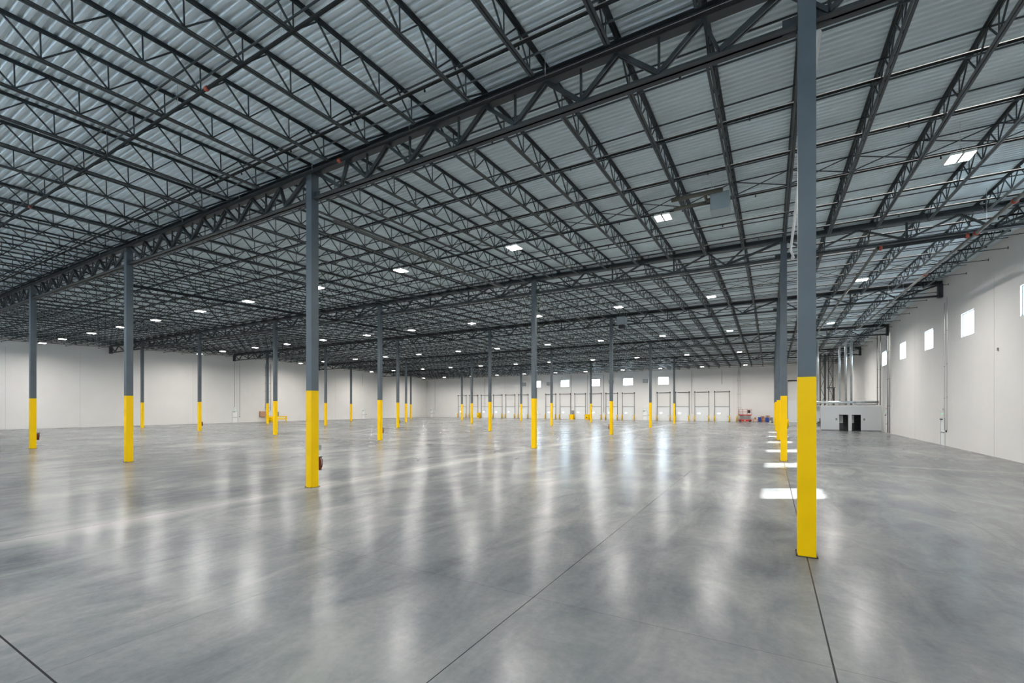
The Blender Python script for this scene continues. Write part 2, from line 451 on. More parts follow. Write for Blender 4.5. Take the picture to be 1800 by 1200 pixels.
def girder(j, i, x0, x1, label):
    """spans from x0 (right) to x1 (left) at row j"""
    y = PY + BY * j; zd = zdeck(y); ln = x0 - x1; n = round(ln / JS)
    r = thing('roof_girder', label, 'girder', ((x0 + x1) / 2, y, zd - 1.38), 0, 'roof girders over the column rows')
    C = (x0 + x1) / 2; Z0 = zd - 1.38
    X = lambda k: x0 - JS * k - C
    tt, tb, bt, bb = -0.13 + 1.38, -0.39 + 1.38, -1.19 + 1.38, -1.37 + 1.38      # local z of chords
    b = MB(); b.box(x1 - C, x0 - C, -0.15, -0.014, tt - 0.024, tt); b.box(x1 - C, x0 - C, 0.014, 0.15, tt - 0.024, tt)
    b.box(x1 - C, x0 - C, -0.15, 0.15, tb, tb + 0.024)
    b.box(x1 - C, x0 - C, -0.040, -0.014, tb + 0.024, tt - 0.024); b.box(x1 - C, x0 - C, 0.014, 0.040, tb + 0.024, tt - 0.024)
    b.build('top_chord', M['girder'], r)
    e0 = x0 - C - 0.17; e1 = x1 - C + 0.17
    b = MB(); L2(b, (e1, 0, (bt + bb) / 2), (e0, 0, (bt + bb) / 2), 0.15, 0.03, 0.02)
    b.build('bottom_chord', M['girder'], r)
    zt, zb = tb, bt - 0.03
    def diag(k0, k1, w):
        b = MB()
        for s in (-1, 1): b.bar((X(k0), s * 0.045, zt), (X(k1), s * 0.045, zb), 0.05, w, up=(1, 0, 0))
        b.build('diagonal', M['girder'], r)
    def vert(k, w=0.05):
        MB().bar((X(k), 0, zb), (X(k), 0, zt), w, w).build('vertical', M['girder'], r)
    full = n == 8
    if j == 0:
        if full:
            nodes = [0.83, 1.5, 2.5, 3.5, 4.5, 5.5, 6.5, 7.17]
            diag(0.15, 0.83, 0.13); diag(1, 0.83, 0.05)
            for k in range(1, 8):
                if 1 <= k <= 6: diag(k, k + 0.5, 0.09)
                if 2 <= k <= 7: diag(k, k - 0.5, 0.09)
            diag(7, 7.17, 0.05); diag(7.85, 7.17, 0.13)
            for q in nodes[1:-1]: vert(q, 0.055)
        else:
            for k in range(n):
                diag(k + 0.08, k + 0.5, 0.08); diag(k + 0.92, k + 0.5, 0.08); vert(k + 0.5)
    else:
        if full: pat = [(0.1, 1.5), (1, 1.5), (2, 1.5), (2, 3), (4, 3), (4, 5), (6, 5), (6, 6.5), (7, 6.5), (7.9, 6.5)]; vs = [3, 5]
        elif i == -1: pat = [(0.1, 1.4), (1, 1.4), (2, 1.4), (2, 3), (4, 3), (4, 5), (5.6, 5)]; vs = [3]; pat = [(a, c) for a, c in pat]
        else: pat = [(0.1, 1.5), (1, 1.5), (2, 1.5), (2, 3.0), (4, 3.0), (4, 4.6), (5.3, 4.6)]; vs = [3]
        for a, c in pat:
            lo = min(a, ln / JS - 0.1)
            diag(lo, min(c, ln / JS - 0.3), 0.11 if abs(a - c) > 1.2 else 0.075)
        for q in vs: vert(q, 0.09)
    if i == -1 or i == 5:                        # bearing bracket at the wall
        s = 1 if i == -1 else -1; xe = (x0 if i == -1 else x1) - C
        b = MB(); b.box(min(xe, xe - s * 0.28), max(xe, xe - s * 0.28), -0.2, 0.2, bb - 0.06, tb)
        b.build('wall_bracket', M['girder'], r)
    return r
for j in range(5):
    for i in range(-1, 6):
        if j == 0 and i > 3: continue
        a = PX - BX * i; x0 = WR if i == -1 else a; x1 = PX if i == -1 else (WL if i == 5 else a - BX)
        where = ('right wall to first column' if i == -1 else 'last column to left wall' if i == 5 else
                 '%s to %s column from right' % (nth(i + 1), nth(i + 2)))
        g = girder(j, i, x0, x1, 'dark steel lattice girder along %s column row, %s' % (ROWN[j], where))

# ------------------------------------------------------------------ joists
JD = 0.74
def joist_meshes():
    ln = BY / cos(SLOPE)
    d = {}
    b = MB(); L2(b, (0, 0, -0.0375), (0, ln, -0.0375), 0.065, 0.025, 0.012, flip=True)
    for y0 in (0.0, ln - 0.16): b.box(-0.06, 0.06, y0 + 0.012, y0 + 0.15, -0.125, -0.075)
    d['top'] = b.mesh('top_chord', M['steel'])
    b = MB(); L2(b, (0, 0.88, -JD + 0.03), (0, ln - 0.88, -JD + 0.03), 0.062, 0.025, 0.012)
    d['bot'] = b.mesh('bottom_chord', M['steel'])
    n = 14; step = (ln - 2.0) / 13
    bn = [1.0 + step * k for k in range(n)]
    tn = [0.12] + [1.0 + step * (k + 0.5) for k in range(13)] + [ln - 0.12]
    zt, zb = -0.06, -JD + 0.05
    w = MB(); d['parts'] = []
    def mem(p, q, t, kind):
        w.bar(p, q, t, t * 0.8, up=(1, 0, 0))
        d['parts'].append((kind, p, q, t))
    for k in range(n):
        mem((0, tn[k], zt), (0, bn[k], zb), 0.040 if k else 0.05, 'diagonal')
        mem((0, bn[k], zb), (0, tn[k + 1], zt), 0.034 if k < n - 1 else 0.05, 'diagonal')
        mem((0, bn[k], zb), (0, bn[k], zt), 0.028, 'vertical')
    d['web'] = w.mesh('web', M['steel'])
    cache = {}
    d['each'] = []
    for kind, p, q, t in d['parts']:
        key = (kind, round(q[1] - p[1], 3), t, q[2] > p[2])
        if key not in cache:
            bb = MB(); bb.bar((0, 0, 0), (0, q[1] - p[1], q[2] - p[2]), t, t * 0.8, up=(1, 0, 0))
            cache[key] = bb.mesh(kind, M['steel'])
        d['each'].append((kind, cache[key], p))
    return d
JM = joist_meshes()
def joist(bay, k):
    x = PX - JS * k; y0 = PY + BY * bay
    rising = bay < 2
    if bay == -1: lab = 'dark open-web roof joist in the near bay, ' + ('on the nearest column line' if k == 0 else '%s left of nearest column line' % nth(k))
    else: lab = 'dark open-web joist %s, %s from right wall' % (SHORTBAY[bay], nth(k + 6))
    r = thing('roof_joist', lab, 'joist', (x, y0, zdeck(y0)), 0, 'roof joists under the deck')
    r.rotation_euler = (SLOPE if rising else -SLOPE, 0, 0)
    link('top_chord', JM['top'], r); link('bottom_chord', JM['bot'], r)
    if (bay == -1) or (bay == 0 and k <= 12):
        for kind, me, p in JM['each']:
            if bay == -1 and p[1] < 5.5: continue
            link(kind, me, r, p)
    else:
        link('web', JM['web'], r)
for bay in range(-1, 5):
    for k in (range(0, 29) if bay == -1 else range(-5, 45)):
        joist(bay, k)

# ------------------------------------------------------------------ bridging and sprinkler pipes
for bay in range(-1, 5):
    xs0, xs1 = (WR, WL) if bay >= 0 else (2.0, -60.0)
    offs = {-1: [13.26, 16.8], }.get(bay, [1.25, 4.05, 6.95, 9.6, 13.2, 16.8])
    for q, o in enumerate(offs):
        y = PY + BY * bay + o; z = zdeck(y)
        r = thing('joist_bridging', 'thin bridging bars across joists, %s line %s' % (nth(q + 1), SHORTBAY[bay] if bay >= 0 else 'in the near bay'),
                  'bridging', ((xs0 + xs1) / 2, y, z - JD), 0, 'bridging bars between roof joists')
        cxm = (xs0 + xs1) / 2; h0, h1 = xs1 - cxm, xs0 - cxm
        MB().bar((h0, 0, JD - 0.11), (h1, 0, JD - 0.11), 0.035, 0.035).build('top_bar', M['steel'], r)
        b = MB().bar((h0, 0, 0.045), (h1, 0, 0.045), 0.035, 0.035)
        if bay >= 0:
            b.box(h1 - 0.02, h1, -0.05, 0.05, -0.02, 0.12); b.box(h0, h0 + 0.02, -0.05, 0.05, -0.02, 0.12)
        b.build('bottom_bar', M['steel'], r)
        if abs(o - 9.6) < 0.01:
            b = MB()
            for k in range(-5, 44):
                xa = PX - JS * k - cxm; xb = xa - JS
                b.bar((xa, 0.02, 0.06), (xb, 0.02, JD - 0.1), 0.03, 0.03); b.bar((xa, -0.02, JD - 0.1), (xb, -0.02, 0.06), 0.03, 0.03)
            b.build('cross_brace', M['steel'], r)
head_mesh = MB()
head_mesh.tube([(0, 0, -0.03), (0, 0, -0.09)], 0.016, 6); head_mesh.tube([(0, 0, -0.09), (0, 0, -0.13)], 0.028, 8)
head_mesh = head_mesh.mesh('sprinkler_head', M['pipe'])
for bay in range(-1, 5):
    offs = [16.7] if bay == -1 else [1.5, 4.5, 7.5, 10.6, 13.6, 16.65]
    for q, o in enumerate(offs):
        y = PY + BY * bay + o; z = zdeck(y) - 0.36
        xs0, xs1 = (WR - 0.7, WL + 0.7) if bay >= 0 else (2.0, -60.0)
        cxm = (xs0 + xs1) / 2
        r = thing('sprinkler_pipe', 'black sprinkler pipe threaded through the joists, %s' % ('%s line %s' % (nth(q + 1), SHORTBAY[bay]) if bay >= 0 else 'near bay beside first girder row'),
                  'pipe', (cxm, y, z), 0, 'sprinkler branch pipes')
        MB().tube([(xs1 - cxm, 0, 0), (xs0 - cxm, 0, 0)], 0.045, 8).build('pipe', M['pipe'], r)
        if bay <= 1:
            x = xs0 - 1.4 - (q % 2) * 1.4
            while x > (-45 if bay <= 0 else -30):
                link('sprinkler_head', head_mesh, r, (x - cxm, 0, 0)); x -= 2.9

def main_pipe(label, pts, rad, m, couplings=(), hang=True, group='fire mains under the joists'):
    p0 = Vector(pts[0]); r = thing('fire_main_pipe', label, 'pipe', tuple(p0), 0)
    MB().tube([Vector(p) - p0 for p in pts], rad, 12).build('pipe', m, r)
    for c, ax in couplings:
        c = Vector(c) - p0; d = Vector(ax).normalized() * 0.07
        MB().tube([c - d, c - d * 0.6, c + d * 0.6, c + d], [rad * 1.15, rad * 1.5, rad * 1.5, rad * 1.15], 12).build('coupling', M['dullred'], r)
    if hang:
        a, b_ = Vector(pts[0]), Vector(pts[-1]); L = (b_ - a).length; n = int(L / 4.5)
        for k in range(1, n):
            p = a.lerp(b_, k / n)
            bb = MB().tube([p - p0 + Vector((0, 0, rad)), Vector((p.x, p.y, zdeck(p.y))) - p0], 0.008, 5)
            bb.build('hanger_rod', M['galv'], r)
    return r
main_pipe('long black fire main crossing the near bay under the joists', [(9, 6.1, 11.16), (-60, 6.1, 11.05)], 0.040, M['pipe'],
          [((-12.5, 6.1, 11.13), (1, 0, 0)), ((-26, 6.1, 11.1), (1, 0, 0))])
main_pipe('black pipe hung on white clips beside the first girder row', [(4.2, 10.35, 11.36), (-60, 10.35, 11.36)], 0.05, M['pipe'],
          [((-12.7, 10.35, 11.36), (1, 0, 0))])
main_pipe('light grey fire main running to the far wall, right of the nearest columns', [(4.6, 28.45, 10.86), (4.6, 60, 11.4), (4.6, 66, 11.1), (4.6, 97, 10.5)], 0.075, M['pipe_grey'], hang=False)
main_pipe('grey fire main along the joists nearest the right wall', [(8.1, 13, 10.85), (8.1, 28.7, 10.88), (8.1, 60, 11.3)], 0.075, M['pipe_grey'],
          [((8.1, 20.5, 10.87), (0, 1, 0)), ((8.1, 24.5, 10.87), (0, 1, 0)), ((8.1, 28.2, 10.87), (0, 1, 0)), ((8.1, 36, 10.97), (0, 1, 0))])
main_pipe('short black cross main with red elbow before the second girder row', [(4.6, 28.45, 10.86), (4.85, 28.45, 10.86), (8.0, 28.45, 10.88)], 0.08, M['pipe'],
          [((4.72, 28.45, 10.86), (1, 0, 0)), ((7.85, 28.45, 10.88), (1, 0, 0))], hang=False)
main_pipe('thick black fire main running away from camera on the far left', [(-36.0, 13, 10.85), (-36.0, 47, 11.7)], 0.075, M['pipe'], hang=False)
main_pipe('dark grey main under joists left of the second column line', [(-16.3, 13, 11.0), (-16.3, 47, 11.75)], 0.06, M['pipe_grey'], hang=False)
# white drain leader behind the nearest column
r = thing('drain_pipe', 'white plastic drain leader under the roof behind the nearest column', 'pipe', (0.92, 12.0, 11.26), 0)
MB().tube([(0, 0, 0), (0, 15.9, 0.06), (0.02, 16.08, -0.02), (0.1, 16.15, -0.2), (0.1, 16.15, -0.34)], 0.06, 12).build('pipe', M['white'], r)
MB().tube([(0.1, 16.15, -0.30), (0.1, 16.15, -0.40)], 0.085, 12).build('coupling', M['white'], r)

# ------------------------------------------------------------------ high-bay lights
LX = [5.35, -4.0, -11.35, -19.1, -26.7, -34.9, -42.0, -50.0, -57.5, -65.0, -73.6, -80.5]
def light_proto():
    r = thing('high_bay_light', 'x', 'light', (0, 0, 0))
    for s in (-1, 1):
        a, b_ = s * 0.17 - 0.145, s * 0.17 + 0.145
        b = MB()
        b.box(a, b_, -0.33, 0.33, 0.03, 0.075)
        b.box(a, a + 0.012, -0.33, 0.33, 0.0, 0.03); b.box(b_ - 0.012, b_, -0.33, 0.33, 0.0, 0.03)
        b.box(a + 0.012, b_ - 0.012, -0.33, -0.318, 0.0, 0.03); b.box(a + 0.012, b_ - 0.012, 0.318, 0.33, 0.0, 0.03)
        h = b.build('housing', M['white'], r)
        MB().box(a + 0.012, b_ - 0.012, -0.318, 0.318, 0.002, 0.02).build('lens', M['lens'], h)
    b = MB(); b.box(-0.06, 0.06, -0.2, 0.2, 0.075, 0.12); b.build('driver_box', M['grey'], r)
    b = MB()
    for s in (-1, 1): b.tube([(s * 0.15, 0, 0.075), (0, 0, 0.42)], 0.006, 5)
    b.tube([(0, 0, 0.42), (0, 0, 1.19)], 0.007, 5)
    b.build('hanger_wire', M['galv'], r)
    return r
ld = bpy.data.lights.new('lamp_glow', 'AREA'); ld.shape = 'RECTANGLE'; ld.size = 0.62; ld.size_y = 0.63
ld.energy = LAMP_W; ld.color = LAMP_COL; ld.spread = radians(169)
proto = None
for bay in range(-1, 5):
    for k, x in enumerate(LX[0:8:2] if bay < 0 else LX):  # near bay: a few unseen lamps added to brighten the near columns
        y = PY + BY * (bay + 0.5); z = zdeck(y) - 1.17
        lab = 'lit twin-panel high-bay light %s, %s from right wall' % (SHORTBAY[bay], nth(k + 1))
        if proto is None: proto = light_proto(); freeze(proto); r = proto
        else: r = copy_tree(proto)
        r.location = (x, y, z); tag(r, lab, 'light', 'high-bay lights hung under the roof')
        lo = bpy.data.objects.new('lamp_glow', ld); col.objects.link(lo); lo.parent = r; lo.location = (0, 0, -0.006)

# ------------------------------------------------------------------ dock doors in the far wall
n_door = 0
def dock_door(x, num):
    root = link('door_%d' % num, None, None, (x, WF, 0)); root['kind'] = 'structure'
    w = DW / 2; b = MB(); m = MB()
    vx0, vx1, vz0, vz1 = -w + 0.42, -w + 1.02, 1.46, 1.76        # vision panel opening
    y0, y1 = 0.05, 0.10
    for z0, z1 in ((0, 0.60), (0.605, 1.20), (1.205, 1.80), (1.805, 2.40), (2.405, DH)):
        if z0 < vz0 < z1:
            b.box(-w, vx0, y0, y1, z0, z1); b.box(vx1, w, y0, y1, z0, z1)
            b.box(vx0, vx1, y0, y1, z0, vz0); b.box(vx0, vx1, y0, y1, vz1, z1)
        else: b.box(-w, w, y0, y1, z0, z1)
    b.box(-w, w, y1, y1 + 0.01, 0.0, vz0); b.box(-w, w, y1, y1 + 0.01, vz1, DH)
    b.box(-w, vx0, y1, y1 + 0.01, vz0, vz1); b.box(vx1, w, y1, y1 + 0.01, vz0, vz1)
    b.build('door_panel', M['door_white'], root)
    g = MB(); g.box(vx0, vx1, y0 + 0.02, y0 + 0.028, vz0, vz1); g.build('vision_pane', M['acrylic'], root)
    MB().box(-w - 0.05, w + 0.05, -0.05, 0.0, DH - 0.02, DH + 0.05).build('header', M['track'], root)
    for s in (-1, 1):
        t = MB(); xx = s * (w + 0.06)
        t.box(xx - 0.045, xx + 0.045, -0.10, -0.002, 0.0, 6.1); t.build('track', M['track'], root)
        MB().box(xx - 0.09, xx + 0.09, -0.22, -0.002, 5.95, 6.25).build('bearing_plate', M['dark'], root)
    t = MB(); t.tube([(-w - 0.05, -0.14, 6.06), (w + 0.05, -0.14, 6.06)], 0.02, 6); t.tube([(-w + 0.32, -0.14, 6.06), (w - 0.22, -0.14, 6.06)], 0.06, 8)
    t.build('torsion_spring', M['track'], root)
    MB().box(0.95, 1.12, 0.02, 0.05, 0.95, 1.05).build('handle', M['grey'], root)
bollard_me = MB(); bollard_me.tube([(0, 0, 0), (0, 0, 1.08), (0, 0, 1.14), (0, 0, 1.17)], [0.11, 0.11, 0.085, 0.03], 12); bollard_me = bollard_me.mesh('bollard', M['yellow'])
for q, x in enumerate(DOCK_X):
    n_door += 1; dock_door(x, n_door)
    for s in (-1, 1):
        o = link('bollard', bollard_me, None, (x + s * (DW / 2 + 0.08), WF - 0.42, 0))
        tag(o, 'yellow bollard %s of the %s dock door from the right' % ('right' if s > 0 else 'left', nth(q + 1)), 'bollard', 'yellow bollards guarding the dock doors')
# drive-in door
n_door += 1
root = link('door_%d' % n_door, None, None, ((DRX0 + DRX1) / 2, WF, 0)); root['kind'] = 'structure'
w = (DRX1 - DRX0) / 2; b = MB(); z = 0
while z < DRH - 0.1: b.box(-w, w, 0.05, 0.1, z, z + 0.50); b.box(-w, w, 0.075, 0.1, z + 0.50, z + 0.5975); z += 0.5975
b.build('door_panel', M['door_white'], root)
for s in (-1, 1): MB().box(s * (w + 0.06) - 0.05, s * (w + 0.06) + 0.05, -0.1, -0.002, 0, 7.9).build('track', M['track'], root)
MB().tube([(-w, -0.16, 8.0), (w, -0.16, 8.0)], 0.11, 10).build('torsion_spring', M['dark'], root)

def person_door(wall, pos, num):
    """steel man door shut flush in the wall"""
    rot = {'far': 0.0, 'left': pi / 2, 'right': -pi / 2}[wall]
    loc = {'far': (pos, WF, 0), 'left': (WL, pos, 0), 'right': (WR, pos, 0)}[wall]
    root = link('door_%d' % num, None, None, loc); root.rotation_euler = (0, 0, rot); root['kind'] = 'structure'
    b = MB(); b.box(-0.52, -0.46, -0.03, 0.01, 0, 2.14); b.box(0.46, 0.52, -0.03, 0.01, 0, 2.14); b.box(-0.46, 0.46, -0.03, 0.01, 2.08, 2.14)
    b.build('door_frame', M['frame'], root)
    leaf = MB().box(-0.455, 0.455, -0.014, 0.006, 0.01, 2.075).build('door_leaf', M['white'], root)
    MB().box(-0.40, 0.40, -0.06, -0.014, 0.98, 1.04).build('push_bar', M['grey'], leaf)
    MB().box(-0.40, -0.02, -0.10, -0.014, 1.98, 2.06).build('door_closer', M['dark'], leaf)
    return root, loc, rot
def wall_fix(name, label, cat, wall, pos, z, parts, group=None):
    rot = {'far': 0.0, 'left': pi / 2, 'right': -pi / 2}[wall]
    loc = {'far': (pos, WF, z), 'left': (WL, pos, z), 'right': (WR, pos, z)}[wall]
    r = thing(name, label, cat, loc, rot, group)
    for pn, m, boxes in parts:
        b = MB()
        for bx in boxes: b.box(*bx)
        b.build(pn, M[m], r)
    return r
pdoors = [('far', -24.3, 'far wall beside the fourth dock door'), ('far', -51.25, 'far wall among the dock doors'), ('far', -85.4, 'far wall near the left corner'),
          ('left', 47.5, 'left wall, nearer door'), ('left', 78.3, 'left wall, farther door'), ('right', 47.15, 'right wall, nearer door'), ('right', 66.9, 'right wall by the restroom block')]
for wl, pos, ds in pdoors:
    n_door += 1; person_door(wl, pos, n_door)
    wall_fix('emergency_light', 'white twin-head emergency light above the door on %s' % ds, 'light', wl, pos, 2.75,
             [('housing', 'white', [(-0.16, 0.16, -0.09, -0.001, 0, 0.14)]), ('lamp_head', 'white', [(-0.28, -0.17, -0.12, -0.03, 0.06, 0.17)]), ('lamp_head', 'white', [(0.17, 0.28, -0.12, -0.03, 0.06, 0.17)])])
    wall_fix('exit_sign', 'small green exit sign above the door on %s' % ds, 'sign', wl, pos, 2.32,
             [('housing', 'white', [(-0.17, 0.17, -0.05, -0.001, 0, 0.2)]), ('sign_face', 'exit', [(-0.12, 0.12, -0.055, -0.05, 0.04, 0.16)])])
    wall_fix('alarm_box', 'small dark alarm box beside the door on %s' % ds, 'box', wl, pos + (0.85 if wl != 'right' else -0.85) , 1.05,
             [('box', 'dark', [(-0.06, 0.06, -0.06, -0.001, 0, 0.16)])])
# EXIT lettering on the sign faces
def letters(txt, h):
    G = {'E': [(0, 0, 0, 1), (0, 0, .6, 0), (0, .5, .5, .5), (0, 1, .6, 1)], 'X': [(0, 0, .6, 1), (0, 1, .6, 0)], 'I': [(.3, 0, .3, 1)], 'T': [(.3, 0, .3, 1), (0, 1, .6, 1)]}
    b = MB(); x = 0
    for ch in txt:
        for a, c, d, e in G[ch]: b.bar(((x + a) * h, 0, c * h), ((x + d) * h, 0, e * h), 0.004, h * 0.16, up=(0, 0, 1) if a != d else (1, 0, 0))
        x += 0.85
    return b.mesh('lettering', M['white'])
lt = letters('EXIT', 0.075)
for o in [o for o in col.objects if o.name.split('.')[0] == 'exit_sign']:
    face = [c for c in o.children if c.name.startswith('sign_face')][0]
    link('lettering', lt, face, (-0.105, -0.058, 0.065))

# far wall fittings
for x, ds in ((-24.2, 'above the door beside the fourth dock door'), (-32.0, 'right of the second far-wall window'), (-47.9, 'right of the leftmost far-wall window'), (-55.0, 'left of all far-wall windows')):
    wall_fix('wall_louver', 'grey square louver on the far wall, %s' % ds, 'louver', 'far', x, 8.3,
             [('frame', 'grey', [(-0.56, -0.48, -0.08, -0.001, 0, 0.85), (0.48, 0.56, -0.08, -0.001, 0, 0.85), (-0.48, 0.48, -0.08, -0.001, 0, 0.07), (-0.48, 0.48, -0.08, -0.001, 0.78, 0.85)]),
              ('blades', 'heater', [(-0.48, 0.48, -0.05, -0.03, 0.1 + 0.11 * k, 0.17 + 0.11 * k) for k in range(6)])])
def conduit(label, pts, rad, m, cat='pipe', name='wall_conduit', straps=True):
    p0 = Vector(pts[0]); r = thing(name, label, cat, tuple(p0))
    MB().tube([Vector(p) - p0 for p in pts], rad, 8).build('pipe', M[m], r)
    if straps:
        a, b_ = Vector(pts[0]), Vector(pts[-1]); n = 4
        for k in range(1, n):
            p = a.lerp(b_, k / n) - p0
            MB().box(p.x - rad * 1.7, p.x + rad * 1.7, p.y - rad * 1.7, p.y + rad * 1.7, p.z - 0.02, p.z + 0.02).build('strap', M['track'], r)
    return r
zf = 10.7
conduit('thin grey conduit dropping to the yellow box between dock doors', [(-37.75, WF - 0.05, zf), (-37.75, WF - 0.05, 1.3)], 0.03, 'pipe_grey')
conduit('galvanised conduit looping above the second far-wall window', [(-36.6, WF - 0.05, zf - 0.2), (-33.8, WF - 0.05, zf - 0.2), (-33.8, WF - 0.05, 1.7)], 0.045, 'pipe_grey', straps=False)
conduit('dark conduit left of the third far-wall window', [(-41.95, WF - 0.05, zf), (-41.95, WF - 0.05, 2.0)], 0.03, 'pipe')
conduit('thin dark conduit between the second and third dock doors from right', [(-14.5, WF - 0.05, zf), (-14.5, WF - 0.05, 1.5)], 0.025, 'pipe_grey')
conduit('thin dark conduit above the wall right of the rightmost dock door', [(-8.7, WF - 0.05, zf), (-8.7, WF - 0.05, 7.6)], 0.025, 'pipe')
for dx, w_ in ((0, 'left'), (0.42, 'right')):
    conduit('pale drain downpipe behind the scissor lift, %s of the pair' % w_, [(-5.75 + dx, WF - 0.14, zf + 0.3), (-5.75 + dx, WF - 0.14, 2.4), (-5.75 + dx, WF - 0.14, 0.1)], 0.07, 'wall', name='drain_pipe')
conduit('thin conduit beside the leftmost door on the far wall', [(-84.2, WF - 0.05, 10.6), (-84.2, WF - 0.05, 1.9)], 0.02, 'pipe')
conduit('dark vertical conduit left of the leftmost dock doors', [(-66.9, WF - 0.05, 10.6), (-66.9, WF - 0.05, 1.6)], 0.03, 'pipe_grey')
# left wall
conduit('thin conduit above the nearer door on the left wall', [(WL + 0.04, 47.4, 11.4), (WL + 0.04, 47.4, 2.95)], 0.02, 'pipe_grey')
conduit('thin conduit beside the nearer door on the left wall', [(WL + 0.04, 48.35, 11.4), (WL + 0.04, 48.35, 1.3)], 0.02, 'pipe_grey')
conduit('thin conduit beside the farther door on the left wall', [(WL + 0.04, 77.9, 11.3), (WL + 0.04, 77.9, 8.3)], 0.02, 'pipe_grey')
r = thing('wall_ladder', 'grey roof ladder on the left wall above the electrical cabinets', 'ladder', (WL, 53.8, 2.2))
for s in (-1, 1): MB().box(0.12, 0.17, s * 0.55 - 0.03, s * 0.55 + 0.03, 0, 9.3).build('rail', M['pipe_grey'], r)
for k in range(6): MB().box(0.0, 0.17, -0.62, 0.62, 0.6 + 1.6 * k, 0.64 + 1.6 * k).build('rung', M['pipe_grey'], r)
def cabinet(label, loc, sx, sy, z0, z1, body, doorm, rz=0, name='electrical_cabinet'):
    if rz == 0: loc = (loc[0] + 0.012, loc[1], loc[2])
    r = thing(name, label, 'cabinet', loc, rz)
    MB().box(0, sx, -sy / 2, sy / 2, z0, z1).build('body', M[body], r)
    MB().box(sx, sx + 0.02, -sy / 2 + 0.05, sy / 2 - 0.05, z0 + 0.05, z1 - 0.05).build('door', M[doorm], r)
    return r
cabinet('brown panel cabinet on the left wall behind yellow guard rail', (WL, 52.7, 0), 0.35, 1.15, 1.0, 2.1, 'cardboard', 'cardboard')
cabinet('white panel cabinet on the left wall beside the brown one', (WL, 53.75, 0), 0.3, 0.8, 1.15, 2.05, 'dark', 'white')
cabinet('dark narrow cabinet on the left wall right of the white one', (WL, 55.6, 0), 0.35, 0.75, 0.9, 1.95, 'grey', 'grey')
r = thing('guard_rail', 'yellow guard rail before the cabinets on the left wall', 'railing', (WL + 1.2, 54.9, 0))
for yy in (-2.1, 0, 2.1): MB().box(-0.06, 0.06, yy - 0.06, yy + 0.06, 0, 1.07).build('post', M['yellow'], r)
for zz in (0.42, 0.86): MB().box(0.06, 0.13, -2.3, 2.3, zz, zz + 0.22).build('rail', M['yellow'], r)
cabinet('yellow charger cabinet with black dial on the left wall', (WL, 54.6, 0), 0.8, 1.1, 0.0, 1.0, 'yellow', 'yellow')
# right wall
for y, ds, ztop in ((46.62, 'left of the nearer right-wall door', 11.0), (46.0, 'right of the nearer right-wall door', 11.3), (65.1, 'nearest the restroom block', 12.3), (66.0, 'thinner one by the restroom block', 12.2)):
    conduit('grey vertical pipe on the right wall, %s' % ds, [(WR - 0.06, y, ztop), (WR - 0.06, y, 0.02 if y > 60 else 1.2)], 0.05 if y > 60 else 0.016, 'conduit')
wall_fix('wall_hook', 'small grey hook bracket on the bare right wall', 'bracket', 'right', 37.3, 6.3, [('bracket', 'conduit', [(-0.03, 0.03, -0.07, -0.001, 0, 0.18), (-0.03, 0.09, -0.07, -0.04, 0, 0.03)])])

# yellow dock control boxes
def dock_box(label, x, w, h, dial):
    r = thing('dock_control_box', label, 'box', (x, WF - 0.4, 0))
    MB().box(-w / 2, w / 2, -0.35, 0.35, 0.0, h).build('body', M['yellow'], r)
    MB().box(-w / 2 - 0.02, w / 2 + 0.02, -0.37, 0.37, h, h + 0.04).build('lid', M['yellow'], r)
    if dial: MB().tube([(0, -0.35, 0.42), (0, -0.37, 0.42)], 0.16, 14).build('round_opening', M['dark'], r)
    return r
dock_box('yellow box with black round opening, leftmost among the dock doors', -68.65, 0.74, 1.35, True)
dock_box('yellow box with black round opening near the middle dock doors', -37.7, 0.74, 1.15, True)
dock_box('plain wide yellow guard box between dock doors', -41.565, 0.74, 1.1, False)
cabinet('grey disconnect box above the plain wide yellow box', (-41.57, WF, 0), 0.3, 0.6, 1.3, 2.1, 'grey', 'grey', rz=-pi / 2)

# ------------------------------------------------------------------ restroom block
BXX0, BXX1, BYY0, BYY1, BH = 5.62, WR, 69.7, 80.0, 3.05
dA = (7.50, 8.42); dB = (8.78, 9.68)
root = link('wall_block', None, None, (0, 0, 0)); root['kind'] = 'structure'
b = MB()
for a0, a1 in ((BXX0, dA[0]), (dA[1], dB[0]), (dB[1], BXX1)): b.box(a0, a1, BYY0, BYY0 + 0.14, 0, BH)
for d in (dA, dB): b.box(d[0], d[1], BYY0, BYY0 + 0.14, 2.0, BH)
b.box(BXX0, BXX0 + 0.14, BYY0 + 0.14, BYY1, 0, BH); b.box(BXX0, BXX1, BYY1, BYY1 + 0.14, 0, BH)
b.box(4.5, BXX0, BYY0 + 0.9, BYY0 + 1.04, 0, BH)
b.build('front_wall', mat('block_paint', (0.68, 0.70, 0.71), 0.6), root)
MB().box(4.5, BXX1, BYY0 + 0.0, BYY1 + 0.14, BH, BH + 0.1).build('top_slab', M['white'], root)
b = MB(); b.box(BXX0 + 0.14, 8.52, BYY0 + 2.2, BYY0 + 2.3, 0, BH); b.box(8.52, 8.64, BYY0 + 0.14, BYY0 + 4.6, 0, BH); b.box(8.64, BXX1, BYY0 + 3.4, BYY0 + 3.5, 0, BH)
b.build('tiled_partition', M['tile'], root)
MB().box(BXX0, BXX1, BYY0 - 0.012, BYY0 - 0.001, 0, 0.0).box(BXX0, dA[0], BYY0 - 0.015, BYY0 - 0.001, 0, 0.1).box(dB[1], BXX1, BYY0 - 0.015, BYY0 - 0.001, 0, 0.1).build('base_strip', M['grey'], root)
r = thing('open_door', 'white door leaf standing open inside the left restroom doorway', 'door', (7.62, BYY0 + 1.1, 0))
